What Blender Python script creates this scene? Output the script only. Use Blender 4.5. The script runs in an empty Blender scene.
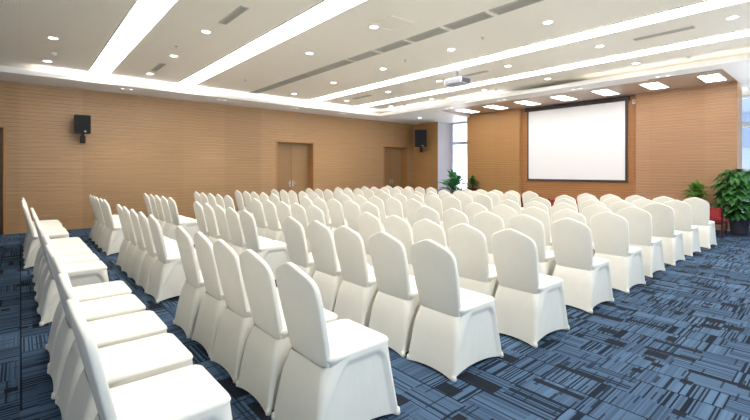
import bpy, bmesh, math, random
from mathutils import Vector, Matrix
R = math.radians
S = bpy.context.scene
COL = S.collection
random.seed(7)

# ------------------------------------------------------------------ view
S.view_settings.view_transform = 'Standard'
S.view_settings.look = 'None'
S.view_settings.gamma = 1
S.view_settings.use_curve_mapping = False
S.view_settings.exposure = 0.0
F_PX, HOR, YAW, CAM_H = 411.4, 171.4, R(49.2), 1.47
cd = bpy.data.cameras.new('camera'); cam = bpy.data.objects.new('camera', cd); COL.objects.link(cam)
cd.sensor_width = 36; cd.lens = F_PX / 750 * 36; cd.clip_start = .02; cd.clip_end = 200
cd.shift_y = -(210 - HOR) / 750
cam.location = (0, 0, CAM_H); cam.rotation_euler = (R(90), 0, YAW)
S.camera = cam

# ------------------------------------------------------------------ materials
def lin(r, g, b):
    f = lambda c: (c / 255 / 12.92) if c / 255 <= .04045 else ((c / 255 + .055) / 1.055) ** 2.4
    return (f(r), f(g), f(b), 1)

class NT:
    def __init__(s, name):
        s.m = bpy.data.materials.new(name); s.m.use_nodes = True
        s.t = s.m.node_tree; s.b = s.t.nodes['Principled BSDF']
    def n(s, typ, **kw):
        n = s.t.nodes.new(typ)
        for k, v in kw.items(): setattr(n, k, v)
        return n
    def link(s, a, b): s.t.links.new(a, b)
    def put(s, sock, v):
        if isinstance(v, bpy.types.NodeSocket): s.link(v, sock)
        else: sock.default_value = v
    def math(s, op, a, b=None, c=None):
        n = s.n('ShaderNodeMath', operation=op)
        s.put(n.inputs[0], a)
        if b is not None: s.put(n.inputs[1], b)
        if c is not None: s.put(n.inputs[2], c)
        return n.outputs[0]
    def comb(s, x, y, z=0.):
        n = s.n('ShaderNodeCombineXYZ'); s.put(n.inputs[0], x); s.put(n.inputs[1], y); s.put(n.inputs[2], z); return n.outputs[0]
    def white(s, x, y, z=0.):
        n = s.n('ShaderNodeTexWhiteNoise', noise_dimensions='3D'); s.link(s.comb(x, y, z), n.inputs['Vector']); return n.outputs['Value']
    def cell(s, v, size, off=0.):
        return s.math('FLOOR', s.math('DIVIDE', s.math('ADD', v, off), size))
    def mix(s, f, a, b):
        n = s.n('ShaderNodeMix', data_type='RGBA'); s.put(n.inputs[0], f); s.put(n.inputs[6], a); s.put(n.inputs[7], b); return n.outputs[2]
    def mixf(s, f, a, b):
        n = s.n('ShaderNodeMix', data_type='FLOAT'); s.put(n.inputs[0], f); s.put(n.inputs[2], a); s.put(n.inputs[3], b); return n.outputs[0]
    def noise(s, vec, scale, detail=3, rough=.55):
        n = s.n('ShaderNodeTexNoise'); s.link(vec, n.inputs['Vector']); n.inputs['Scale'].default_value = scale
        n.inputs['Detail'].default_value = detail; n.inputs['Roughness'].default_value = rough; return n.outputs['Fac']
    def coord(s):
        return s.n('ShaderNodeTexCoord').outputs['Object']
    def xyz(s):
        n = s.n('ShaderNodeSeparateXYZ'); s.link(s.coord(), n.inputs[0]); return n.outputs
    def scale(s, vec, sx, sy, sz):
        n = s.n('ShaderNodeMapping'); s.link(vec, n.inputs[0]); n.inputs['Scale'].default_value = (sx, sy, sz); return n.outputs[0]
    def bump(s, h, strength=.3, dist=.01):
        n = s.n('ShaderNodeBump'); n.inputs['Strength'].default_value = strength; n.inputs['Distance'].default_value = dist
        s.link(h, n.inputs['Height']); s.link(n.outputs[0], s.b.inputs['Normal'])

def mat(name, col, rough=.6, metal=0., spec=.5, var=0., vs=8., bump=0.):
    t = NT(name); t.b.inputs['Roughness'].default_value = rough; t.b.inputs['Metallic'].default_value = metal
    t.b.inputs['Specular IOR Level'].default_value = spec
    if var:
        f = t.noise(t.coord(), vs)
        dk = tuple(c * (1 - var) for c in col[:3]) + (1,); lt = tuple(min(1, c * (1 + var)) for c in col[:3]) + (1,)
        t.link(t.mix(f, dk, lt), t.b.inputs['Base Color'])
        if bump: t.bump(f, bump)
    else: t.b.inputs['Base Color'].default_value = col
    return t.m

def emit(name, col, strength):
    t = NT(name); t.b.inputs['Base Color'].default_value = (.8, .8, .8, 1)
    t.b.inputs['Emission Color'].default_value = col; t.b.inputs['Emission Strength'].default_value = strength
    return t.m

def wood(name, dark, light, axis, rough=.42, panel=1.22):
    """horizontal grain veneer; axis = index of the coordinate that runs along the wall"""
    t = NT(name); c = t.coord(); xyz = t.xyz()
    a = xyz[axis]; z = xyz[2]
    pv = t.white(t.cell(a, panel), 3., 1.)
    st = t.scale(c, .35, .35, 22)
    g1 = t.noise(st, 2.2, 4, .6)
    g2 = t.noise(t.scale(c, 1.2, 1.2, 90), 2., 2, .5)
    f = t.math('ADD', t.math('MULTIPLY', g1, .75), t.math('MULTIPLY', g2, .35))
    f = t.math('ADD', f, t.math('MULTIPLY', t.math('SUBTRACT', pv, .5), .22))
    f = t.math('SUBTRACT', f, .05)
    n = t.n('ShaderNodeClamp'); t.link(f, n.inputs[0])
    t.link(t.mix(n.outputs[0], dark, light), t.b.inputs['Base Color'])
    t.b.inputs['Roughness'].default_value = rough
    t.bump(g2, .05, .002)
    return t.m

def carpet():
    t = NT('carpet_tiles'); x, y, _ = t.xyz()
    row = t.cell(y, .235)
    xs = t.math('MULTIPLY_ADD', t.white(row, 3., 7.), .5, x)
    bx_ = t.cell(xs, .36)
    fx = t.math('FRACT', t.math('DIVIDE', xs, .36)); fy = t.math('FRACT', t.math('DIVIDE', y, .235))
    dens = t.math('MULTIPLY_ADD', t.math('POWER', t.white(bx_, row, 5.), 1.6), .44, .05)
    def lines(a, pitch, seed):
        j = t.cell(a, pitch); r = t.white(j, t.math('MULTIPLY_ADD', row, 37., bx_), seed)
        return r, t.math('LESS_THAN', r, dens)
    r0, d0 = lines(x, .0105, 1.); r1, d1 = lines(y, .0105, 2.)
    o = t.math('GREATER_THAN', t.white(bx_, row, 9.), .58)
    r = t.mixf(o, r0, r1); d = t.mixf(o, d0, t.math('MULTIPLY', d1, .8))
    # a second, looser set of short lines that break up the blocks
    q = t.white(t.cell(x, .012), t.cell(y, .13, .04), 31.); q = t.math('GREATER_THAN', q, .93)
    d = t.math('MAXIMUM', d, t.math('MULTIPLY', q, .8))
    tone = t.white(bx_, row, 4.)
    tt = t.math('ADD', t.math('MULTIPLY', r, .6), t.math('MULTIPLY', tone, .4))
    base = t.mix(tt, lin(44, 61, 84), lin(92, 118, 146))
    ink = lin(13, 17, 26)
    base = t.mix(t.math('MULTIPLY', d, .88), base, ink)
    # joints along some of the block edges
    e0 = t.math('MULTIPLY', t.math('LESS_THAN', fy, .05), t.math('GREATER_THAN', t.white(bx_, row, 13.), .35))
    e1 = t.math('MULTIPLY', t.math('LESS_THAN', fx, .03), t.math('GREATER_THAN', t.white(bx_, row, 14.), .5))
    base = t.mix(t.math('MULTIPLY', t.math('MAXIMUM', e0, e1), .88), base, ink)
    # charcoal blocks
    def block(w, h, ox, oy, seed, p):
        c = t.white(t.cell(x, w, ox), t.cell(y, h, oy), seed); return t.math('GREATER_THAN', c, p)
    rect = t.math('MAXIMUM', block(.15, .12, .05, .03, 21., .945), block(.07, .07, .02, .01, 22., .985))
    rect = t.math('MAXIMUM', rect, block(.34, .055, .11, .02, 23., .965))
    base = t.mix(t.math('MULTIPLY', rect, .95), base, lin(30, 32, 39))
    fine = t.noise(t.coord(), 260, 2)
    base = t.mix(t.math('MULTIPLY', fine, .15), base, lin(30, 40, 56))
    t.link(base, t.b.inputs['Base Color']); t.b.inputs['Roughness'].default_value = .95
    t.b.inputs['Specular IOR Level'].default_value = .15
    t.bump(fine, .25, .004)
    return t.m

def ceiling_mat():
    t = NT('perforated_ceiling_board'); x, y, _ = t.xyz()
    fx = t.math('FRACT', t.math('DIVIDE', x, .022)); fy = t.math('FRACT', t.math('DIVIDE', y, .022))
    dx = t.math('SUBTRACT', fx, .5); dy = t.math('SUBTRACT', fy, .5)
    rr = t.math('ADD', t.math('MULTIPLY', dx, dx), t.math('MULTIPLY', dy, dy))
    hole = t.math('LESS_THAN', rr, .045)
    lx = t.math('LESS_THAN', t.math('FRACT', t.math('DIVIDE', x, 1.2)), .004)
    ly = t.math('LESS_THAN', t.math('FRACT', t.math('DIVIDE', y, .6)), .007)
    f = t.math('MAXIMUM', t.math('MULTIPLY', hole, .35), t.math('MULTIPLY', t.math('MAXIMUM', lx, ly), .18))
    t.link(t.mix(f, lin(247, 240, 227), lin(160, 150, 134)), t.b.inputs['Base Color'])
    t.b.inputs['Roughness'].default_value = .5
    return t.m

def glass():
    t = NT('window_glass'); t.t.nodes.remove(t.b)
    tr = t.n('ShaderNodeBsdfTransparent'); tr.inputs[0].default_value = (.93, .97, 1, 1)
    gl = t.n('ShaderNodeBsdfGlossy'); gl.inputs['Roughness'].default_value = .03
    fr = t.n('ShaderNodeFresnel'); fr.inputs[0].default_value = 1.4
    mx = t.n('ShaderNodeMixShader'); t.link(fr.outputs[0], mx.inputs[0]); t.link(tr.outputs[0], mx.inputs[1]); t.link(gl.outputs[0], mx.inputs[2])
    t.link(mx.outputs[0], t.t.nodes['Material Output'].inputs[0]); return t.m

def fabric_white():
    t = NT('white_stretch_fabric'); c = t.coord()
    f = t.noise(c, 5, 3); g = t.noise(c, 900, 1)
    t.link(t.mix(f, lin(234, 230, 218), lin(242, 238, 227)), t.b.inputs['Base Color'])
    t.b.inputs['Roughness'].default_value = .75; t.b.inputs['Specular IOR Level'].default_value = .25
    t.b.inputs['Sheen Weight'].default_value = .15
    h = t.math('ADD', t.math('MULTIPLY', t.noise(t.scale(c, 1, 1, .5), 9, 2), 1.), t.math('MULTIPLY', g, .03))
    t.bump(h, .22, .02)
    return t.m

M = {}
M['white'] = fabric_white()
M['carpet'] = carpet()
M['ceiling'] = ceiling_mat()
M['soffit'] = mat('soffit_paint', lin(248, 248, 247), .45, var=.02, vs=1.5)
M['taupe'] = mat('taupe_ceiling_tone', lin(196, 172, 152), .4, var=.04, vs=1.2)  # even taupe tone for the recess over the stage wall
M['pier'] = mat('white_wall_daylight_tint', lin(214, 208, 216), .6, var=.02)  # white reveal; the window's bluish light is tinted into its colour
M['wood_left'] = wood('wood_panel_honey', lin(148, 112, 74), lin(193, 155, 112), 1)
M['wood_front'] = wood('wood_panel_rosy', lin(168, 128, 96), lin(204, 166, 134), 0, .5)
M['wood_stage'] = wood('wood_panel_amber', lin(168, 122, 74), lin(206, 160, 106), 0, .4)
M['wood_niche'] = wood('wood_panel_brown', lin(158, 106, 62), lin(202, 146, 94), 0, .45)
M['wood_door'] = wood('door_veneer', lin(128, 96, 62), lin(168, 132, 92), 1, .5, .7)
M['wood_trim'] = wood('door_trim_veneer', lin(150, 104, 58), lin(192, 144, 92), 1, .5)
M['strip'] = emit('light_diffuser', (1, .975, .935, 1), 7.)
M['panel_light'] = emit('panel_diffuser', (1, .98, .95, 1), 6.)
M['lens'] = emit('downlight_lens', (1, .95, .86, 1), 9.)
M['spot_lens'] = emit('spot_lens', (1, .96, .9, 1), 3.)
M['cove'] = emit('cove_tape_white', (1, .98, .97, 1), 12.)
M['cove_warm'] = emit('cove_tape_warm', (1, .92, .80, 1), 5.)
M['trim_white'] = mat('white_lamp_trim', lin(232, 232, 230), .35, var=.02)
M['grille'] = mat('grey_vent_metal', lin(196, 193, 184), .5, 0, var=.05)
M['grille_dark'] = mat('vent_shadow_box', lin(128, 124, 116), .8, var=.05)
M['black'] = mat('black_plastic', lin(26, 27, 32), .45, var=.15, vs=30)
M['black_cloth'] = mat('speaker_mesh', lin(18, 19, 23), .8, var=.2, vs=200, bump=.3)
M['metal'] = mat('brushed_metal', lin(190, 190, 192), .3, .9, var=.04)
M['dark_metal'] = mat('dark_bracket_metal', lin(36, 33, 32), .5, .5, var=.1)
M['screen'] = mat('projection_cloth', lin(248, 248, 249), .8, var=.01)
M['screen_border'] = mat('screen_border', lin(66, 60, 62), .6, var=.1)
M['proj_white'] = mat('projector_shell', lin(222, 223, 226), .35, var=.03)
M['proj_grey'] = mat('projector_side', lin(120, 122, 128), .45, var=.05)
M['lens_glass'] = mat('projector_lens', lin(20, 24, 40), .08, var=.05)
M['win_frame'] = mat('window_frame_metal', lin(218, 226, 240), .4, .1, var=.03)
M['glass'] = glass()
M['red'] = mat('red_upholstery', lin(176, 54, 56), .8, var=.12, vs=40, bump=.2)
M['maroon_wood'] = mat('dark_red_lacquer', lin(58, 22, 24), .4, var=.2, vs=12)
M['leaf'] = mat('glossy_leaf', lin(46, 108, 42), .35, var=.45, vs=9)
M['leaf_dark'] = mat('dark_glossy_leaf', lin(66, 140, 84), .35, var=.4, vs=9)
M['leaf_bright'] = mat('bright_leaf', lin(92, 148, 48), .45, var=.4, vs=12)
M['stem'] = mat('plant_stem', lin(86, 74, 44), .8, var=.3, vs=30)
M['pot_dark'] = mat('charcoal_glazed_pot', lin(56, 54, 66), .3, var=.15)
M['pot_red'] = mat('maroon_glazed_pot', lin(96, 44, 40), .35, var=.15)
M['soil'] = mat('potting_soil', lin(52, 38, 28), .95, var=.4, vs=60, bump=.6)
M['back_paint'] = mat('grey_wall_paint', lin(176, 178, 184), .7, var=.03)
M['outer'] = mat('plain_plaster', lin(226, 220, 212), .8, var=.03)

# ------------------------------------------------------------------ mesh helpers
def obj(name, bm, m, parent=None, smooth=None, loc=None):
    me = bpy.data.meshes.new(name)
    bmesh.ops.recalc_face_normals(bm, faces=bm.faces)
    bm.to_mesh(me); bm.free()
    for k in (m if isinstance(m, (list, tuple)) else [m]): me.materials.append(M[k])
    o = bpy.data.objects.new(name, me); COL.objects.link(o)
    if smooth is not None:
        me.polygons.foreach_set('use_smooth', [True] * len(me.polygons))
        if smooth < 180: me.set_sharp_from_angle(angle=R(smooth))
    if parent: o.parent = parent
    if loc: o.location = loc
    return o
def empty(name, loc, rz=0.):
    o = bpy.data.objects.new(name, None); COL.objects.link(o); o.location = loc; o.rotation_euler = (0, 0, rz); o.empty_display_size = .1
    return o
def tag(o, label, cat, group=None):
    o['label'] = label; o['category'] = cat
    if group: o['group'] = group
    return o
def struct(o): o['kind'] = 'structure'; return o
def thing(name, label, cat, loc, rz=0., group=None): return tag(empty(name, loc, rz), label, cat, group)
def box(bm, x0, x1, y0, y1, z0, z1, bev=0., mi=0):
    b = bmesh.new(); bmesh.ops.create_cube(b, size=1)
    for v in b.verts:
        v.co = ((x0 + x1) / 2 + v.co.x * (x1 - x0), (y0 + y1) / 2 + v.co.y * (y1 - y0), (z0 + z1) / 2 + v.co.z * (z1 - z0))
    if bev: bmesh.ops.bevel(b, geom=list(b.edges), offset=bev, segments=2, affect='EDGES')
    for f in b.faces: f.material_index = mi
    me = bpy.data.meshes.new('t'); b.to_mesh(me); b.free(); bm.from_mesh(me); bpy.data.meshes.remove(me)
    return bm
def bx(*a, **k): return box(bmesh.new(), *a, **k)
def loft(bm, rings, cap0=True, cap1=True, closed=True):
    vs = [[bm.verts.new(p) for p in r] for r in rings]
    n = len(vs[0])
    for a, b in zip(vs, vs[1:]):
        for i in range(n if closed else n - 1):
            j = (i + 1) % n
            try: bm.faces.new((a[i], a[j], b[j], b[i]))
            except ValueError: pass
    if cap0: bm.faces.new(vs[0])
    if cap1: bm.faces.new(vs[-1])
    return vs
def lathe(bm, prof, cx=0, cy=0, n=28, cap0=True, cap1=True):
    loft(bm, [[(cx + r * math.cos(2 * math.pi * i / n), cy + r * math.sin(2 * math.pi * i / n), z) for i in range(n)] for r, z in prof], cap0, cap1)
    return bm
def tube(bm, pts, r, n=10):
    pts = [Vector(p) for p in pts]; rings = []
    for i, p in enumerate(pts):
        d = (pts[min(i + 1, len(pts) - 1)] - pts[max(i - 1, 0)]).normalized()
        u = d.orthogonal().normalized() if abs(d.z) > .9 else d.cross(Vector((0, 0, 1))).normalized()
        w = d.cross(u); rr = r if not isinstance(r, (list, tuple)) else r[i]
        rings.append([tuple(p + (u * math.cos(2 * math.pi * k / n) + w * math.sin(2 * math.pi * k / n)) * rr) for k in range(n)])
    loft(bm, rings); return bm
def copy_tree(o, parent=None):
    c = o.copy(); COL.objects.link(c)
    if parent: c.parent = parent
    for ch in list(o.children): copy_tree(ch, c)
    return c

# ------------------------------------------------------------------ room
XL, XR, YB, YF = -12.9, 1.9, -2.4, 14.4
ZS, ZC, ZR = 3.58, 3.80, 3.66            # soffit, main ceiling, recess over the stage wall
SX, SY = -11.75, 10.4                     # edges of the dropped border
WY = 13.2                                 # face of the stage wall
NY = WY + .15                             # back of the screen niche

struct(obj('floor', bx(XL - .6, XR + .1, YB - .1, YF + .1, -.1, 0), 'carpet'))
struct(obj('ceiling', bx(XL - .1, XR + .1, YB - .1, SY + .6, ZC, ZC + .1), 'ceiling'))

def groove_wall(bm, p0, p1, z0, z1, pitch, nrm, g=.010, d=.014):
    """panel between two floor points whose face is cut by horizontal grooves"""
    prof = [(z0, 0.)]; k = math.ceil((z0 + g * 1.5) / pitch)
    while k * pitch < z1 - g * 1.5:
        z = k * pitch; prof += [(z - g, 0), (z - g * .55, -d), (z + g * .55, -d), (z + g, 0)]; k += 1
    prof.append((z1, 0.))
    a = []; b = []
    for z, o in prof:
        a.append(bm.verts.new((p0[0] + nrm[0] * o, p0[1] + nrm[1] * o, z)))
        b.append(bm.verts.new((p1[0] + nrm[0] * o, p1[1] + nrm[1] * o, z)))
    for i in range(len(prof) - 1): bm.faces.new((a[i], b[i], b[i + 1], a[i + 1]))

# left wall with its three door openings
DOORS = [(-1.72, -.295, 2.49), (6.69, 8.13, 2.49), (11.66, 12.98, 2.51)]
bm = bmesh.new(); y = YB
for a, b, h in DOORS:
    groove_wall(bm, (XL, y), (XL, a), 0, ZS, .09, (1, 0)); groove_wall(bm, (XL, a), (XL, b), h, ZS, .09, (1, 0)); y = b
groove_wall(bm, (XL, y), (XL, 13.45), 0, ZS, .09, (1, 0))
w = struct(obj('wall_left', bm, 'wood_left'))
bm = bmesh.new(); box(bm, XL - .5, XL - .42, YB, YF, 0, 3.9)
struct(obj('wall_left_backing', bm, 'outer'))
for i, (a, b, h) in enumerate(DOORS):
    dp = .30; x0 = XL - dp
    bm = bmesh.new()                                # jambs and head of the deep opening
    box(bm, XL - .40, XL + .014, a - .05, a, 0, h); box(bm, XL - .40, XL + .014, b, b + .05, 0, h)
    box(bm, XL - .40, XL + .014, a - .05, b + .05, h, h + .05)
    struct(obj('trim_%d' % (i + 1), bm, 'wood_trim'))
    d = struct(empty('door_%d' % (i + 1), (x0, (a + b) / 2, 0)))
    hw = (b - a) / 2
    for s in (-1, 1):
        y0, y1 = sorted((s * .003, s * hw))
        lf = obj('door_leaf', bx(-.05, 0, y0, y1, .005, h - .004, bev=.003), 'wood_door', d)
        bm = bmesh.new(); yy = s * .06
        box(bm, 0, .006, yy - .022, yy + .022, .92, 1.14, bev=.002)
        tube(bm, [(0, yy, 1.05), (.05, yy, 1.05)], .009); tube(bm, [(.05, yy, 1.05), (.052, yy + s * .11, 1.05)], .009)
        obj('door_handle', bm, 'metal', lf, 40)

# pier at the far left corner: wood face towards the room, pale reveal beside the window
PX, PY = -11.5, 13.45
bm = bmesh.new(); groove_wall(bm, (XL, PY), (PX, PY), 0, ZS, .09, (0, -1), .006, .006)
struct(obj('wall_pier', bm, 'wood_stage'))
struct(obj('wall_pier_reveal', bx(XL, PX, PY + .012, YF, 0, ZS), 'pier'))
# stage wall (a box that stands proud of the window wall), with the screen niche
SWL, NL, NR, SWR = -9.8, -7.59, -3.99, -1.82
bm = bmesh.new()
groove_wall(bm, (SWL, WY), (NL, WY), 0, ZR, .065, (0, -1)); struct(obj('wall_stage_left', bm, 'wood_stage'))
bm = bmesh.new(); groove_wall(bm, (NR, WY), (SWR, WY), 0, ZR, .078, (0, -1), .015, .015); struct(obj('wall_stage_right', bm, 'wood_front'))
bm = bmesh.new(); groove_wall(bm, (NL, NY), (NR, NY), 0, ZR, .075, (0, -1), .008, .009); struct(obj('wall_screen_niche', bm, 'wood_niche'))
bm = bmesh.new()
box(bm, SWL, NL, WY + .012, 13.9, 0, 3.8); box(bm, NR, SWR, WY + .012, 13.9, 0, 3.8); box(bm, NL, NR, NY + .012, 13.9, 0, 3.8)
struct(obj('wall_stage_core', bm, 'wood_stage'))
# windows either side of the stage wall, in the outer wall
def window(n, x0, x1, z0, z1, mull, y=YF):
    f = bmesh.new(); fw = .06
    box(f, x0, x0 + fw, y - .05, y + .05, z0, z1); box(f, x1 - fw, x1, y - .05, y + .05, z0, z1)
    box(f, x0, x1, y - .05, y + .05, z0, z0 + fw); box(f, x0, x1, y - .05, y + .05, z1 - fw, z1)
    for m in mull: box(f, x0 + fw, x1 - fw, y - .04, y + .04, m - .06, m + .06)
    w = struct(obj('window_%d' % n, f, 'win_frame'))
    obj('window_pane', bx(x0 + fw, x1 - fw, y - .006, y + .006, z0 + fw, z1 - fw), 'glass', w)
window(1, PX, SWL + .7, .25, ZS, [2.69]); window(2, SWR - .5, XR, .25, 3.45, [2.7])
bm = bmesh.new()
box(bm, PX, SWL + .7, YF - .06, YF + .1, 0, .25); box(bm, SWR - .5, XR, YF - .06, YF + .1, 0, .25); box(bm, SWR - .5, XR, YF - .06, YF + .1, 3.45, ZS + .1)
box(bm, SWL + .7, SWR - .5, YF - .05, YF + .1, 0, 3.9); box(bm, XL - .6, PX, YF, YF + .1, 0, 3.9)
struct(obj('wall_front', bm, 'outer'))
# back wall and the window wall beside the photographer
struct(obj('wall_back', bx(XL - .5, XR + .1, YB - .1, YB, 0, 3.9), 'back_paint'))
WIN = [(-1.4, 1.4), (2.4, 5.2), (6.2, 9.0), (10.2, 13.2)]
bm = bmesh.new(); y = YB
for a, b in WIN + [(YF + .1, None)]:
    box(bm, XR, XR + .2, y, a, 0, 3.9)
    if b: box(bm, XR, XR + .2, a, b, 0, .3); box(bm, XR, XR + .2, a, b, 3.2, 3.9); y = b
struct(obj('wall_right', bm, 'outer'))
for i, (a, b) in enumerate(WIN):
    f = bmesh.new()
    for yy in (a + .04, (a + b) / 2, b - .04): box(f, XR + .06, XR + .14, yy - .04, yy + .04, .3, 3.2)
    for zz in (.34, 3.16): box(f, XR + .06, XR + .14, a, b, zz - .04, zz + .04)
    w = struct(obj('window_%d' % (i + 3), f, 'win_frame')); obj('window_pane', bx(XR + .095, XR + .105, a + .05, b - .05, .36, 3.14), 'glass', w)

# dropped border of the ceiling: soffit with a low lip that hides the cove lights
bm = bmesh.new()
box(bm, XL, SX - .02, YB, SY, ZS, ZS + .03); box(bm, SX - .02, SX, YB, SY, ZS, ZS + .095)
struct(obj('trim_soffit_left', bm, 'soffit'))
bm = bmesh.new(); RX0, RX1, RY = -9.68, -1.74, 11.05
box(bm, XL, XR, SY + .02, RY - .02, ZS, ZS + .03); box(bm, XL, SX, SY, SY + .02, ZS, ZS + .03); box(bm, SX, XR, SY, SY + .02, ZS, ZS + .095)
box(bm, XL, RX0 - .02, RY - .02, YF, ZS, ZS + .03); box(bm, RX1 + .02, XR, RY - .02, YF, ZS, ZS + .03)
box(bm, RX0 - .02, RX0, RY, WY, ZS, ZR + .02); box(bm, RX1, RX1 + .02, RY, WY, ZS, ZR + .02); box(bm, RX0, RX1, RY - .02, RY, ZS, ZR + .02)
struct(obj('trim_soffit_front', bm, 'soffit'))
struct(obj('ceiling_stage_recess', bx(RX0 - .02, RX1 + .02, RY - .02, WY + .4, ZR, ZR + .03), 'taupe'))
bm = bmesh.new(); box(bm, XL - .1, SX - .5, YB, SY + .6, ZC - .19, ZC); box(bm, XL, XR, SY + .5, SY + .6, ZS + .03, ZC)
struct(obj('trim_cove_back', bm, 'soffit'))

# ------------------------------------------------------------------ ceiling fittings
for k, yc in enumerate((1.41, 3.34, 7.28, 9.2)):
    lab = ['long white ceiling light strip nearest the camera', 'second long white ceiling light strip, left of the vent row',
           'third long white ceiling light strip, just before the projector', 'long white ceiling light strip farthest away, beyond the projector'][k]
    t = thing('linear_light', lab, 'ceiling light', (-5.0, yc, ZC - .003), 0, 'linear ceiling lights')
    hw = .2; x0, x1 = SX + .12 + 5, XR - .1 + 5
    obj('diffuser', bx(x0, x1, -hw, hw, -.012, -.002), 'strip', t)
    f = bmesh.new(); box(f, x0 - .02, x1 + .02, -hw - .02, -hw, -.016, 0); box(f, x0 - .02, x1 + .02, hw, hw + .02, -.016, 0)
    box(f, x0 - .02, x0, -hw, hw, -.016, 0); box(f, x1, x1 + .02, -hw, hw, -.016, 0)
    obj('trim_ring', f, 'trim_white', t)

ORD = ['first', 'second', 'third', 'fourth', 'fifth', 'sixth', 'seventh', 'eighth', 'ninth', 'tenth']
GX = [-1.1, -3.05, -5.0, -6.95, -8.9, -10.9]; GY = [.44, 2.35, 4.32, 6.24, 8.16, 10.04]
SEEN = {0: [(-9.11), (-11.1)], 1: [-7.03, -8.93, -10.93], 2: [-5.03, -6.98], 3: [-3.1, -5.0, -6.95, -8.9, -10.95], 4: [-1.18, -3.06, -4.96, -6.93, -8.86, -10.87], 5: [-3.04, -4.99, -6.85, -8.84, -10.75]}
ROWN = ['line left of the first light strip', 'line between the first two light strips', 'line between second light strip and vents',
        'line between vents and third light strip', 'line between the last two light strips', 'line beyond the last light strip']
proto = None
def downlight_proto():
    t = empty('downlight', (0, 0, ZC))
    lathe_b = bmesh.new(); n = 28
    loft(lathe_b, [[(r * math.cos(6.28318 * i / n), r * math.sin(6.28318 * i / n), z) for i in range(n)] for r, z in ((.088, 0), (.09, -.006), (.08, -.010), (.066, -.006), (.064, -.003))], False, False)
    obj('trim_ring', lathe_b, 'trim_white', t, 60)
    obj('lens', lathe(bmesh.new(), [(.0645, -.003), (.0645, -.006), (.05, -.0075)]), 'lens', t, 60)
    return t
for r, xs in SEEN.items():
    for i, xx in enumerate(xs):
        o = proto if proto is None else None
        if proto is None: proto = downlight_proto(); o = proto
        else: o = copy_tree(proto)
        o.location = (xx, GY[r], ZC)
        tag(o, 'round ceiling downlight, %s from right in the %s' % (ORD[i], ROWN[r]), 'ceiling light', 'recessed round downlights')

# linear air grilles in a line along the middle of the ceiling
def grille(L, W, n):
    t = empty('air_vent', (0, 0, ZC))
    obj('backing', bx(-L / 2 + .01, L / 2 - .01, -W / 2 + .01, W / 2 - .01, -.004, -.001), 'grille_dark', t)
    f = bmesh.new()
    box(f, -L / 2, L / 2, -W / 2, -W / 2 + .018, -.014, 0); box(f, -L / 2, L / 2, W / 2 - .018, W / 2, -.014, 0)
    box(f, -L / 2, -L / 2 + .018, -W / 2, W / 2, -.014, 0); box(f, L / 2 - .018, L / 2, -W / 2, W / 2, -.014, 0)
    obj('frame', f, 'grille', t)
    s = bmesh.new()
    for k in range(n):
        yy = -W / 2 + .018 + (k + .5) * (W - .036) / n; box(s, -L / 2 + .018, L / 2 - .018, yy - .005, yy + .005, -.012, -.004)
    obj('slats', s, 'grille', t)
    return t
gp = grille(.77, .25, 7)
for k in range(11):
    o = gp if k == 0 else copy_tree(gp)
    o.location = (-3.03 - .85 * k if k < 6 else -7.28 - .8 * (k - 5), 5.25, ZC)
    tag(o, 'grey slatted air vent, %s from right in the long ceiling vent row' % (ORD + ['eleventh'])[k], 'air vent', 'ceiling vent row')
gs = grille(.86, .12, 4)
for k, (xx, yy, lab) in enumerate([(-6.03, 2.41, 'small grey air slot between the first two light strips, nearer the camera'), (-10.12, 2.34, 'small grey air slot between the first two light strips, beside the left wall'),
        (-2.08, 8.22, 'long thin air slot at upper right between the last two light strips'), (-5.95, 8.2, 'thin dark air slot in ceiling just right of the projector'), (-10.0, 8.1, 'small air slot far left between the last two light strips')]):
    o = gs if k == 0 else copy_tree(gs); o.location = (xx, yy, ZC); tag(o, lab, 'air vent', 'small ceiling air slots')
t = tag(obj('access_panel', bx(-.225, .225, -.225, .225, -.005, 0, bev=.002), 'ceiling', None, None, (-4.73, 4.44, ZC)), 'square ceiling access panel between second light strip and vent row', 'access panel')
t2 = obj('frame', (lambda f: (box(f, -.24, .24, -.24, -.228, -.008, 0), box(f, -.24, .24, .228, .24, -.008, 0), box(f, -.24, -.228, -.24, .24, -.008, 0), box(f, .228, .24, -.24, .24, -.008, 0), f)[-1])(bmesh.new()), 'ceiling', t)
# smoke detectors and sprinkler heads
def detector():
    t = empty('smoke_detector', (0, 0, ZC))
    obj('base', lathe(bmesh.new(), [(.055, 0), (.058, -.012), (.052, -.018)]), 'trim_white', t, 50)
    obj('sensor_head', lathe(bmesh.new(), [(.042, -.018), (.04, -.036), (.025, -.045), (.01, -.047)]), 'trim_white', t, 50)
    return t
sd = detector()
for k, (xx, yy, lab) in enumerate([(-10.26, .51, 'white smoke detector beyond first light strip near the left wall'), (-2.15, 10.3, 'round detector above the front cove at upper right'),
                                   (-6.6, 10.25, 'round detector above the front cove beyond the projector'), (-10.3, 10.25, 'round detector above the front cove near left corner')]):
    o = sd if k == 0 else copy_tree(sd); o.location = (xx, yy, ZC); tag(o, lab, 'smoke detector', 'smoke detectors')
def sprinkler():
    t = empty('sprinkler_head', (0, 0, ZC))
    obj('rose', lathe(bmesh.new(), [(.03, 0), (.03, -.004), (.014, -.01)]), 'metal', t, 50)
    obj('deflector', lathe(bmesh.new(), [(.006, -.008), (.006, -.03), (.018, -.034), (.018, -.037)]), 'metal', t, 50)
    return t
sp = sprinkler()
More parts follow.
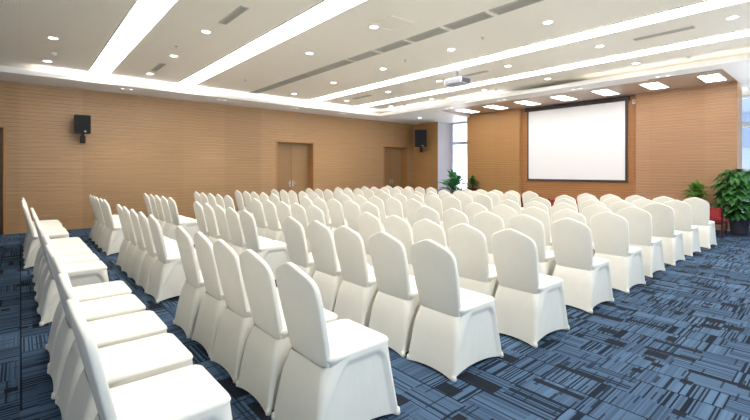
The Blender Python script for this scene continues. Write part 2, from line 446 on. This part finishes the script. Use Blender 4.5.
for k, (xx, yy, zz, lab) in enumerate([(-8.2, 2.2, ZC, 'tiny sprinkler head between the first two light strips'), (-10.1, 4.35, ZC, 'tiny sprinkler head near left wall beyond second light strip'),
        (-6.1, 6.1, ZC, 'tiny sprinkler head between vent row and third light strip'), (-4.2, 6.1, ZC, 'tiny sprinkler head nearest the camera beside the vent row'), (-2.75, 12.95, ZR, 'tiny sprinkler head above the right part of the stage wall')]):
    o = sp if k == 0 else copy_tree(sp); o.location = (xx, yy, zz); tag(o, lab, 'sprinkler', 'ceiling sprinkler heads')

# twin spots in the border and the seven square panels over the stage wall
def twin():
    t = empty('twin_spot', (0, 0, ZS))
    obj('plate', bx(-.155, .155, -.065, .065, -.008, 0, bev=.003), 'soffit', t)
    for s in (-1, 1): obj('lens', lathe(bmesh.new(), [(.03, -.008), (.03, -.011), (.022, -.012)], s * .095, 0), 'spot_lens', t, 50)
    return t
tp = twin(); k = 0
for i, yy in enumerate((2.07, 4.49, 6.9, 8.9)):
    o = tp if k == 0 else copy_tree(tp); k += 1
    o.location = (-12.1, yy, ZS); o.rotation_euler.z = R(90)
    tag(o, 'twin spotlight in the left border above wooden wall, %s from the left' % ORD[i], 'spotlight', 'twin spotlights in the ceiling border')
    l = bpy.data.lights.new('twin_spot_beam', 'SPOT'); l.energy = 45; l.spot_size = R(95); l.spot_blend = .6; l.shadow_soft_size = .06; l.color = (1, .95, .87)
    lo = bpy.data.objects.new('twin_spot_beam', l); COL.objects.link(lo); lo.location = (-12.1, yy, ZS - .03); lo.rotation_euler = (0, R(-8), 0)
for i, xx in enumerate((-2.73, -4.58, -6.75, -8.7)):
    o = copy_tree(tp); o.location = (xx, 10.76, ZS); o.rotation_euler.z = 0
    tag(o, 'twin spotlight in the front border before the square panels, %s from the right' % ORD[i], 'spotlight', 'twin spotlights in the ceiling border')
o = copy_tree(proto); o.location = (-11.1, 11.9, ZS); tag(o, 'round downlight in the border beside the far left window', 'ceiling light')
for i in range(7):
    t = thing('panel_light', 'square white ceiling panel light before the screen wall, %s from the right' % ORD[i], 'ceiling light', (-2.13 - 1.155 * i, 12.25, ZR), 0, 'square panel lights over the stage wall')
    obj('diffuser', bx(-.19, .19, -.48, .48, -.012, -.002), 'panel_light', t)
    f = bmesh.new(); box(f, -.21, -.19, -.5, .5, -.016, 0); box(f, .19, .21, -.5, .5, -.016, 0); box(f, -.19, .19, -.5, -.48, -.016, 0); box(f, -.19, .19, .48, .5, -.016, 0)
    obj('frame', f, 'trim_white', t)
t = thing('slot_vent', 'long dark slot diffuser in the front border at upper right', 'air vent', (-2.4, 10.98, ZS))
obj('slot', bx(-.65, .65, -.035, .035, -.004, 0), 'grille_dark', t)
f = bmesh.new(); box(f, -.67, .67, -.05, -.035, -.008, 0); box(f, -.67, .67, .035, .05, -.008, 0); obj('frame', f, 'grille', t)

# cove light tapes lying on the border behind its lip
def tape(name, label, x0, x1, y0, y1, m):
    o = obj(name, bx(x0, x1, y0, y1, ZS + .031, ZS + .045), m); tag(o, label, 'cove light', 'cove light tapes')
tape('cove_light', 'bright cove light tape above the left wall, near stretch', SX - .14, SX - .11, .3, 4.9, 'cove')
tape('cove_light', 'bright cove light tape above the left wall, far stretch to corner', SX - .14, SX - .11, 5.1, SY - .05, 'cove')
tape('cove_light', 'bright cove light tape at the front left corner', -11.5, -9.0, SY + .11, SY + .14, 'cove')
tape('cove_light', 'pale cove light tape in the front border under the projector', -8.5, -6.7, SY + .11, SY + .14, 'cove')
tape('cove_light', 'warm cove light tape in the front border at upper right', -4.3, XR - .2, SY + .11, SY + .14, 'cove_warm')

# projector under the ceiling
P = thing('projector', 'white ceiling projector hanging between the last two light strips', 'projector', (-5.98, 7.68, ZC))
b = bx(-.25, .25, -.18, .18, -.41, -.275, bev=.02); obj('body', b, 'proj_white', P, 40)
obj('rear_panel', bx(-.22, .22, -.19, -.178, -.40, -.29, bev=.004), 'proj_grey', P)
obj('side_panel', bx(.243, .253, -.165, .165, -.405, -.28, bev=.003), 'proj_grey', P)
obj('base_plate', bx(-.22, .22, -.16, .16, -.418, -.405), 'proj_grey', P)
s = bmesh.new()
for k in range(8): box(s, .248, .256, -.14 + k * .036, -.12 + k * .036, -.395, -.295)
obj('side_vent', s, 'black', P)
bm = lathe(bmesh.new(), [(.055, 0), (.058, .02), (.058, .06), (.05, .062)]); bmesh.ops.rotate(bm, verts=bm.verts, cent=(0, 0, 0), matrix=Matrix.Rotation(R(-90), 3, 'X')); bmesh.ops.translate(bm, verts=bm.verts, vec=(.1, .17, -.34))
ln = obj('lens_barrel', bm, 'black', P, 40)
bm = lathe(bmesh.new(), [(.046, .058), (.03, .066), (.01, .07)]); bmesh.ops.rotate(bm, verts=bm.verts, cent=(0, 0, 0), matrix=Matrix.Rotation(R(-90), 3, 'X')); bmesh.ops.translate(bm, verts=bm.verts, vec=(.1, .17, -.34)); obj('lens', bm, 'lens_glass', ln, 40)
obj('pole', lathe(bmesh.new(), [(.028, -.16), (.028, -.006)]), 'proj_grey', P, 40)
obj('ceiling_plate', lathe(bmesh.new(), [(.07, -.012), (.075, 0)]), 'trim_white', P, 40)
bm = bmesh.new()
for sx in (-1, 1):
    for sy in (-1, 1): tube(bm, [(0, 0, -.24), (sx * .1, sy * .08, -.25), (sx * .13, sy * .1, -.276)], .009)
box(bm, -.05, .05, -.05, .05, -.262, -.235, bev=.004)
obj('mount_bracket', bm, 'dark_metal', P, 40)
for ch in P.children:
    if not ch.name.startswith(('pole', 'ceiling_plate')): ch.location.z = .09

# projection screen in the niche
sx0, sx1, sz0, sz1 = -7.34, -4.24, 1.18, 3.55
T = thing('projection_screen', 'large white projection screen with dark border on the front wall', 'screen', ((sx0 + sx1) / 2, NY - .01, sz0))
hw = (sx1 - sx0) / 2; hh = sz1 - sz0
obj('screen_cloth', bx(-hw + .045, hw - .06, -.03, -.02, .035, hh), 'screen', T)
f = bmesh.new(); box(f, -hw, -hw + .045, -.034, -.018, 0, hh); box(f, hw - .06, hw, -.034, -.018, 0, hh); box(f, -hw, hw, -.036, -.016, 0, .035)
obj('border', f, 'screen_border', T)
obj('bottom_bar', bx(-hw - .02, hw + .02, -.045, -.01, -.025, 0, bev=.006), 'screen_border', T)
obj('roller_case', bx(-hw - .06, hw + .06, -.10, 0, hh - .03, hh + .095, bev=.008), 'screen_border', T)
t = thing('wall_sensor', 'small white device on wood right of the projection screen', 'sensor', (-4.08, NY, 3.47))
obj('housing', bx(-.04, .04, -.03, 0, -.06, .06, bev=.006), 'trim_white', t); obj('sensor_eye', bx(-.018, .018, -.035, -.028, -.02, .03, bev=.002), 'proj_grey', t)

# loudspeakers
def speaker(label, loc, rz, tilt, W, D, Hh, wall):
    t = thing('wall_speaker', label, 'loudspeaker', loc, rz, 'wall loudspeakers')
    c, s = math.cos(tilt), math.sin(tilt)
    def rot(bm):                                     # tips the cabinet forward about the bracket
        bmesh.ops.rotate(bm, verts=bm.verts, cent=(0, 0, 0), matrix=Matrix.Rotation(tilt, 3, 'Y')); return bm
    bm = bmesh.new()
    ring = lambda z: [(D / 2, -W / 2, z), (D / 2, W / 2, z), (-D / 2, W * .36, z), (-D / 2, -W * .36, z)]
    loft(bm, [ring(-Hh / 2), ring(Hh / 2)]); bmesh.ops.bevel(bm, geom=list(bm.edges), offset=.015, segments=2, affect='EDGES')
    cb = obj('cabinet', rot(bm), 'black', t)
    obj('grille', rot(bx(D / 2 - .002, D / 2 + .012, -W / 2 + .02, W / 2 - .02, -Hh / 2 + .02, Hh / 2 - .02, bev=.005)), 'black_cloth', t)
    obj('badge', rot(bx(D / 2 + .011, D / 2 + .016, W * .1, W * .22, -Hh / 2 + .05, -Hh / 2 + .08)), 'metal', t)
    bm = bmesh.new(); box(bm, -.04, .05, -.04, .04, -Hh / 2 - .17, -Hh / 2 + .02, bev=.005); tube(bm, [(0, 0, -Hh / 2 - .13), (-wall, 0, -Hh / 2 - .13)], .022)
    box(bm, -wall - .0, -wall + .02, -.06, .06, -Hh / 2 - .22, -Hh / 2 - .04)
    obj('bracket', bm, 'dark_metal', t)
speaker('black wall loudspeaker at left between left edge and first light strip', (XL + .30, 1.19, 2.65), R(-6), R(6), .35, .28, .47, .29)
speaker('black wall loudspeaker in the far corner beside the second door', (-12.1, PY - .40, 2.90), R(-50), R(8), .52, .40, .74, .36)

# ------------------------------------------------------------------ the covered chairs
def lean(z): return -.128 - .140 * max(0, (z - .37) / .60) ** .9
def chair_proto():
    root = empty('banquet_chair', (0, 0, 0))
    # backrest: crown-topped padded slab
    half = [(.180, .37), (.190, .43), (.203, .52), (.212, .62), (.217, .72), (.218, .80), (.215, .842), (.204, .875), (.184, .899), (.152, .919), (.116, .934), (.076, .950), (.042, .961), (.02, .968)]
    out = half + [(0, .97)] + [(-x, z) for x, z in reversed(half)]
    def sm(pts, k):                                 # resample the outline finer
        r = []
        for i in range(len(pts) - 1):
            p0 = pts[max(i - 1, 0)]; p1 = pts[i]; p2 = pts[i + 1]; p3 = pts[min(i + 2, len(pts) - 1)]
            for j in range(k):
                t = j / k
                r.append(tuple(.5 * (2 * p1[a] + (p2[a] - p0[a]) * t + (2 * p0[a] - 5 * p1[a] + 4 * p2[a] - p3[a]) * t * t + (3 * p1[a] - p0[a] - 3 * p2[a] + p3[a]) * t ** 3) for a in (0, 1)))
        return r + [pts[-1]]
    out = sm(out, 2); n0 = len(out)
    out += [(out[-1][0] + (out[0][0] - out[-1][0]) * i / 8, .37) for i in range(1, 8)]
    n = len(out); nr = []
    for i in range(n):
        a, b = out[i - 1], out[(i + 1) % n]; d = Vector((b[1] - a[1], -(b[0] - a[0]))).normalized(); nr.append(d)
    th = .017
    def ring(ins, yo, sc=1.):
        r = []
        for (x, z), d in zip(out, nr):
            X = x - d.x * ins; Z = z - d.y * ins
            Zc = min(max(Z, .52), .76)
            X = X * sc; Z = Zc + (Z - Zc) * sc
            r.append((X, lean(Z) + yo * (1 + .12 * (1 - min(1, max(0, (Z - .4) / .5)))) + .35 * X * X, Z))
        return r
    bm = bmesh.new()
    rings = [ring(.014, th, s) for s in (.03, .35, .7)] + [ring(.012, th), ring(.005, th * .93), ring(.001, th * .7), ring(0, .25 * th), ring(0, -.25 * th), ring(.001, -th * .7), ring(.005, -th * .93), ring(.012, -th)] + [ring(.014, -th, s) for s in (.7, .35, .03)]
    loft(bm, rings); obj('backrest', bm, 'white', root, 180)
    # seat cushion
    def rrect(hx, y0, y1, r, z, k=6):
        p = []
        for cx, cy, a0 in ((hx - r, y1 - r, 0), (-hx + r, y1 - r, 90), (-hx + r, y0 + r, 180), (hx - r, y0 + r, 270)):
            for i in range(k + 1):
                a = R(a0 + 90 * i / k); p.append((cx + r * math.cos(a), cy + r * math.sin(a), z))
        return p
    bm = bmesh.new()
    prof = [(.03, .40), (.012, .44), (.003, .455), (0, .464), (.005, .476), (.018, .485), (.05, .490), (.12, .494), (.17, .495)]
    loft(bm, [rrect(.224 - i, -.160 + i * .8, .292 - i, max(.012, .048 - i * .2), z) for i, z in prof])
    obj('seat', bm, 'white', root, 180)
    # skirt: stretched from the seat edge to the four feet
    NS, NV, NC = 26, 24, 4
    top = ((.208, -.178), (.208, .212)); bot = ((.226, -.245), (.226, .29))
    bm = bmesh.new(); rings = []
    for v in range(NV + 1):
        t = v / NV; e = t ** 1.2
        hx = .223 + .011 * e; y0 = -.174 - .084 * t ** .8; y1 = .288 + .066 * e; r = .04 * (1 - t) + .016
        ztop = .466
        ring = []
        cs = [(hx - r, y1 - r, 0), (-hx + r, y1 - r, 90), (-hx + r, y0 + r, 180), (hx - r, y0 + r, 270)]
        for c in range(4):
            cx, cy, a0 = cs[c]
            for i in range(NC + 1):
                a = R(a0 + 90 * i / NC); ring.append((cx + r * math.cos(a), cy + r * math.sin(a), ztop * (1 - t)))
            nx, ny, a1 = cs[(c + 1) % 4]
            pa = ring[-1]; a = R(a1); pb = (nx + r * math.cos(a), ny + r * math.sin(a), ztop * (1 - t))
            side = c in (1, 3)
            for i in range(1, NS):
                u = i / NS; q = 4 * u * (1 - u)
                x = pa[0] + (pb[0] - pa[0]) * u; y = pa[1] + (pb[1] - pa[1]) * u
                hem = (.032 if side else .022) * q ** .8
                z = ztop * (1 - t) + hem * t ** 2.5
                sag = (.022 if side else .016) * q * t ** 1.6
                if side:                               # the stretch panel sits a little behind the arched seam
                    uu = (1 - u) if c == 3 else u       # 0 at the back, 1 at the front
                    uu = 1 - uu if c == 3 else uu
                    fb = (y - y0) / (y1 - y0)
                    arch = .425 - .34 * max(0, (.34 - fb) / .34) ** 1.6 - .35 * max(0, (fb - .74) / .26) ** 3
                    k = min(1, max(0, (arch - z) / .014)); sag += .022 * k * k * (3 - 2 * k)
                    x += -sag if x > 0 else sag
                else: y += -sag if y > 0 else sag
                ring.append((x, y, z))
        fin = []
        for x, y, z in ring:                            # gathered at the waist, where the back meets the seat
            kb = min(1, max(0, (-.02 - y) / .15)); kb = kb * kb * (3 - 2 * kb); w = max(0, 1 - t / .32) ** 1.4
            fin.append((x * (1 - .11 * kb * w), y + .010 * kb * w, z - .05 * kb * (1 - t)))
        rings.append(fin)
    loft(bm, rings, cap0=False, cap1=False); obj('skirt', bm, 'white', root, 180)
    for fx in (-1, 1):
        for fy in (-.245, .340):
            obj('foot_pocket', lathe(bmesh.new(), [(.013, .001), (.018, .004), (.019, .02), (.015, .04)], fx * .221, fy, 12), 'white', root, 180)
    return root

APEX = -.268
OFF = {  # row, block : shift x, shift y, extra spacing measured from the photograph
 (0,0):(-.044,-.015,.004),(0,1):(.006,.002,.007),(0,2):(.019,.003,.001),(1,0):(-.068,.05,.01),(1,1):(.118,.003,-.005),(1,2):(.082,-.031,.007),
 (2,0):(.058,-.075,-.006),(2,1):(.049,-.006,-.001),(2,2):(.084,-.007,.004),(3,0):(-.023,.048,.017),(3,1):(.071,-.046,.004),(3,2):(.049,-.025,.006),
 (4,0):(.025,.035,-.005),(4,1):(-.031,-.044,.026),(4,2):(.043,-.055,.011),(5,0):(-.029,.005,-.001),(6,0):(-.022,.023,-.001),(7,0):(-.014,-.013,-.004),
 (8,0):(.003,.02,.007),(8,1):(-.064,-.021,-.004),(8,2):(.005,-.014,.009),
 (-1,0):(-.085,.122,.03),(-1,1):(-.03,.085,.036),(-1,2):(.35,.0,.013)}
rown = {-1: 'very back row', 0: 'second row from the back', 1: 'third row from the back', 2: 'fourth row from the back', 3: 'fifth row from the back',
        4: 'fifth row from the front', 5: 'fourth row from the front', 6: 'third row from the front', 7: 'second row from the front', 8: 'row nearest the screen'}
blk = ['right block', 'middle block', 'left block']; posn = ['first', 'second', 'third', 'fourth', 'fifth']
ch0 = chair_proto(); first = True
rj = random.Random(3)
for r in range(-1, 9):
    for b in range(3):
        qx, qy, qs = OFF.get((r, b), (0, 0, 0))
        for c in range(5):
            cc = b * 5 + c
            x = -2.02 - .497 * cc - .82 * (b >= 1) - .948 * (b >= 2) + qx - qs * (c - 2)
            ya = 1.13 + 1.094 * r + qy
            o = ch0 if first else copy_tree(ch0); first = False
            o.location = (x, ya - APEX + rj.uniform(-.012, .012), 0); o.rotation_euler = (0, 0, R(rj.uniform(-.7, .7)))
            if (r, c, b) == (0, 1, 0): x -= .03; ya += .04
            dep = .757 * -x + .653 * ya; o.location.x += .09 / max(1.5, dep)
            tag(o, 'white covered banquet chair, %s from right in the %s, %s' % (posn[c], blk[b], rown[r]), 'chair', 'white covered banquet chairs')

# ------------------------------------------------------------------ red chairs in front of the first row
def red_chair():
    t = empty('red_chair', (0, 0, 0))
    obj('seat', bx(-.25, .25, -.20, .27, .33, .40, bev=.025), 'red', t, 60)
    bm = bx(-.23, .23, -.03, .03, .42, .655, bev=.025)
    for v in bm.verts: v.co.y += -.23 - (v.co.z - .4) * .22
    obj('backrest', bm, 'red', t, 60)
    for sx in (-1, 1):
        obj('leg', tube(bmesh.new(), [(sx * .24, .25, 0), (sx * .24, .25, .34)], .022), 'maroon_wood', t, 60)
        obj('leg', tube(bmesh.new(), [(sx * .24, -.24, 0), (sx * .24, -.2, .34), (sx * .245, -.285, .68)], .022), 'maroon_wood', t, 60)
        obj('side_rail', tube(bmesh.new(), [(sx * .24, .25, .14), (sx * .24, -.22, .14)], .014), 'maroon_wood', t, 60)
    obj('seat_frame', bx(-.245, .245, -.21, .26, .29, .335, bev=.006), 'maroon_wood', t)
    return t
rc = red_chair()
for k in range(8):
    o = rc if k == 0 else copy_tree(rc); o.location = (-2.1 - .68 * k, 11.92, 0)
    tag(o, 'low red upholstered chair with dark wooden frame before the screen, %s from the right' % ORD[k], 'chair', 'red chairs before the front row')

# ------------------------------------------------------------------ plants
def leaf(bm, base, d, up, L, W, droop, heart=True, n=6):
    """one folded, drooping leaf as a two-sided blade"""
    d = Vector(d).normalized(); side = d.cross(Vector(up)).normalized(); u = side.cross(d).normalized(); base = Vector(base)
    rows = []
    for i in range(n + 1):
        t = i / n
        w = W * (math.sin(math.pi * min(1, t * .93 + .07) ** (.62 if heart else .85))) if t < 1 else 0
        p = base + d * (L * t) - Vector((0, 0, 1)) * (droop * L * t * t)
        fold = .28 * w
        rows.append((p - side * w + u * fold, p, p + side * w + u * fold))
    vs = [[bm.verts.new(q) for q in r] for r in rows]
    for a, b in zip(vs, vs[1:]):
        for k in (0, 1): bm.faces.new((a[k], a[k + 1], b[k + 1], b[k]))
def pot(t, r0, r1, h, m):
    obj('pot', lathe(bmesh.new(), [(r0 * .9, 0), (r0, .01), (r1, h * .92), (r1 * 1.07, h * .94), (r1 * 1.07, h), (r1 * .95, h), (r1 * .93, h - .05)], n=32), m, t, 40)
    obj('soil', lathe(bmesh.new(), [(r1 * .93, h - .06), (r1 * .9, h - .045), (.02, h - .04)]), 'soil', t, 60)
def thick(o):
    m = o.modifiers.new('blade', 'SOLIDIFY'); m.thickness = .002; return o
# tall climbing plant on the right
rp = random.Random(11)
t = thing('potted_plant', 'tall bushy climbing plant in charcoal pot beside the right window', 'plant', (-1.70, 12.62, 0))
pot(t, .15, .20, .42, 'pot_dark')
bm = bmesh.new(); tube(bm, [(0, 0, .36), (0, 0, 1.5)], .035); obj('moss_pole', bm, 'stem', t, 60)
bm = bmesh.new(); st = bmesh.new()
for i in range(230):
    z = .42 + 1.08 * (i / 229); a = i * 2.39996 + rp.uniform(-.3, .3)
    rr = (.20 + .16 * math.sin(min(1, (z - .42) / .5) * 1.57)) * (1 - .35 * max(0, (z - 1.2) / .35)) * rp.uniform(.55, 1.05)
    d = Vector((math.cos(a), math.sin(a), rp.uniform(-.35, .25)))
    p = Vector((math.cos(a) * rr, math.sin(a) * rr, z + rp.uniform(-.03, .03)))
    if i % 2 == 0: tube(st, [(0, 0, z - .04), tuple(p * .6 + Vector((0, 0, z + .03)) * .4), tuple(p)], .004, 5)
    leaf(bm, p, d, (0, 0, 1), rp.uniform(.16, .25), rp.uniform(.075, .115), rp.uniform(.35, .9))
for i in range(9):
    a = i * .7; leaf(bm, (0, 0, 1.47), (math.cos(a), math.sin(a), .9), (0, 0, 1), .2, .06, .4)
thick(obj('foliage', bm, 'leaf', t, 60)); obj('stems', st, 'stem', t, 60)
# bushy small plant by the stage wall, right
def bush(label, loc, h0, hgt, rad, n, m, potm, pr, ph, Lr, Wr, heart, seed, spread=1.):
    rq = random.Random(seed); t = thing('potted_plant', label, 'plant', loc); pot(t, pr * .75, pr, ph, potm)
    bm = bmesh.new(); st = bmesh.new()
    for i in range(n):
        a = i * 2.39996; el = rq.uniform(.05, 1.45); k = rq.uniform(.45, 1.)
        d = Vector((math.cos(a) * math.cos(el), math.sin(a) * math.cos(el), math.sin(el)))
        p = Vector((d.x * rad * k * .8, d.y * rad * k * .8, h0 + hgt * (.12 + .72 * d.z * k)))
        tube(st, [(d.x * .02, d.y * .02, ph - .05), (d.x * rad * .3 * k, d.y * rad * .3 * k, (ph + p.z) / 2 + .05), tuple(p)], .005, 5)
        leaf(bm, p, (d.x, d.y, d.z * .7 + .1), (0, 0, 1), rq.uniform(*Lr), rq.uniform(*Wr), rq.uniform(.25, .7), heart)
    thick(obj('foliage', bm, m, t, 60)); obj('stems', st, 'stem', t, 60)
bush('small bushy green plant against the stage wall, right of the screen', (-2.52, 12.75, 0), .76, .50, .27, 130, 'leaf_bright', 'pot_red', .17, .72, (.1, .16), (.04, .06), True, 5)
bush('large broad-leaved plant before the narrow left window', (-9.58, 12.1, 0), .42, 1.16, .50, 110, 'leaf_dark', 'pot_dark', .2, .5, (.28, .42), (.075, .12), False, 8)
bush('small bushy plant in maroon pot left of the stage wall', (-9.36, 12.95, 0), .88, .46, .17, 120, 'leaf', 'pot_red', .17, .84, (.1, .16), (.035, .055), False, 9)

# ------------------------------------------------------------------ outside the right window
M['facade'] = mat('blue_grey_facade', lin(112, 122, 138), .8, var=.08, vs=.6); M['facade_glass'] = mat('facade_glass', lin(88, 102, 124), .5, var=.1, vs=.5)
t = struct(empty('neighbouring_building', (1.5, 24, -1.5)))
obj('wall', bx(-9, 9, 0, 6, 0, 12), 'facade', t)
for k in range(4): obj('window_band', bx(-8.6, 8.6, -.06, .02, 1.2 + 2.8 * k, 2.7 + 2.8 * k), 'facade_glass', t)
# ------------------------------------------------------------------ daylight
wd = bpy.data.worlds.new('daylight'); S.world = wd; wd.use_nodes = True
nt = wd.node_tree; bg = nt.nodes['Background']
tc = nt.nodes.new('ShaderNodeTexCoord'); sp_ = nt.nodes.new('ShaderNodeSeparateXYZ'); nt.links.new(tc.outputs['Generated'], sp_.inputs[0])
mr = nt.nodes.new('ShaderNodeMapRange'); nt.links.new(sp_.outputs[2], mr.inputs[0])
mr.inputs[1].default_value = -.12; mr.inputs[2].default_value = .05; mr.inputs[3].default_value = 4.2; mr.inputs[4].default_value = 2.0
nt.links.new(mr.outputs[0], bg.inputs[1])          # extra glow added below the horizon to lift the ceiling, pale sky above
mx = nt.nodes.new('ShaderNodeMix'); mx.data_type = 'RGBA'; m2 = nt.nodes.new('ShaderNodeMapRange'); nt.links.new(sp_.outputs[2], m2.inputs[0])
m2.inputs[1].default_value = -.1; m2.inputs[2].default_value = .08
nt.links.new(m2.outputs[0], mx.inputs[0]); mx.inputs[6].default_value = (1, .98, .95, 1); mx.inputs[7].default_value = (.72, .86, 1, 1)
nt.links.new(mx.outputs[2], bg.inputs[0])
for a, b in WIN:                                     # portals guide the daylight through the window openings
    l = bpy.data.lights.new('daylight_portal', 'AREA'); l.shape = 'RECTANGLE'; l.size = b - a; l.size_y = 2.9; l.cycles.is_portal = True
    o = bpy.data.objects.new('daylight_portal', l); COL.objects.link(o); o.location = (XR + .3, (a + b) / 2, 1.75); o.rotation_euler = (R(90), 0, R(90))
S.view_settings.exposure = 0.76
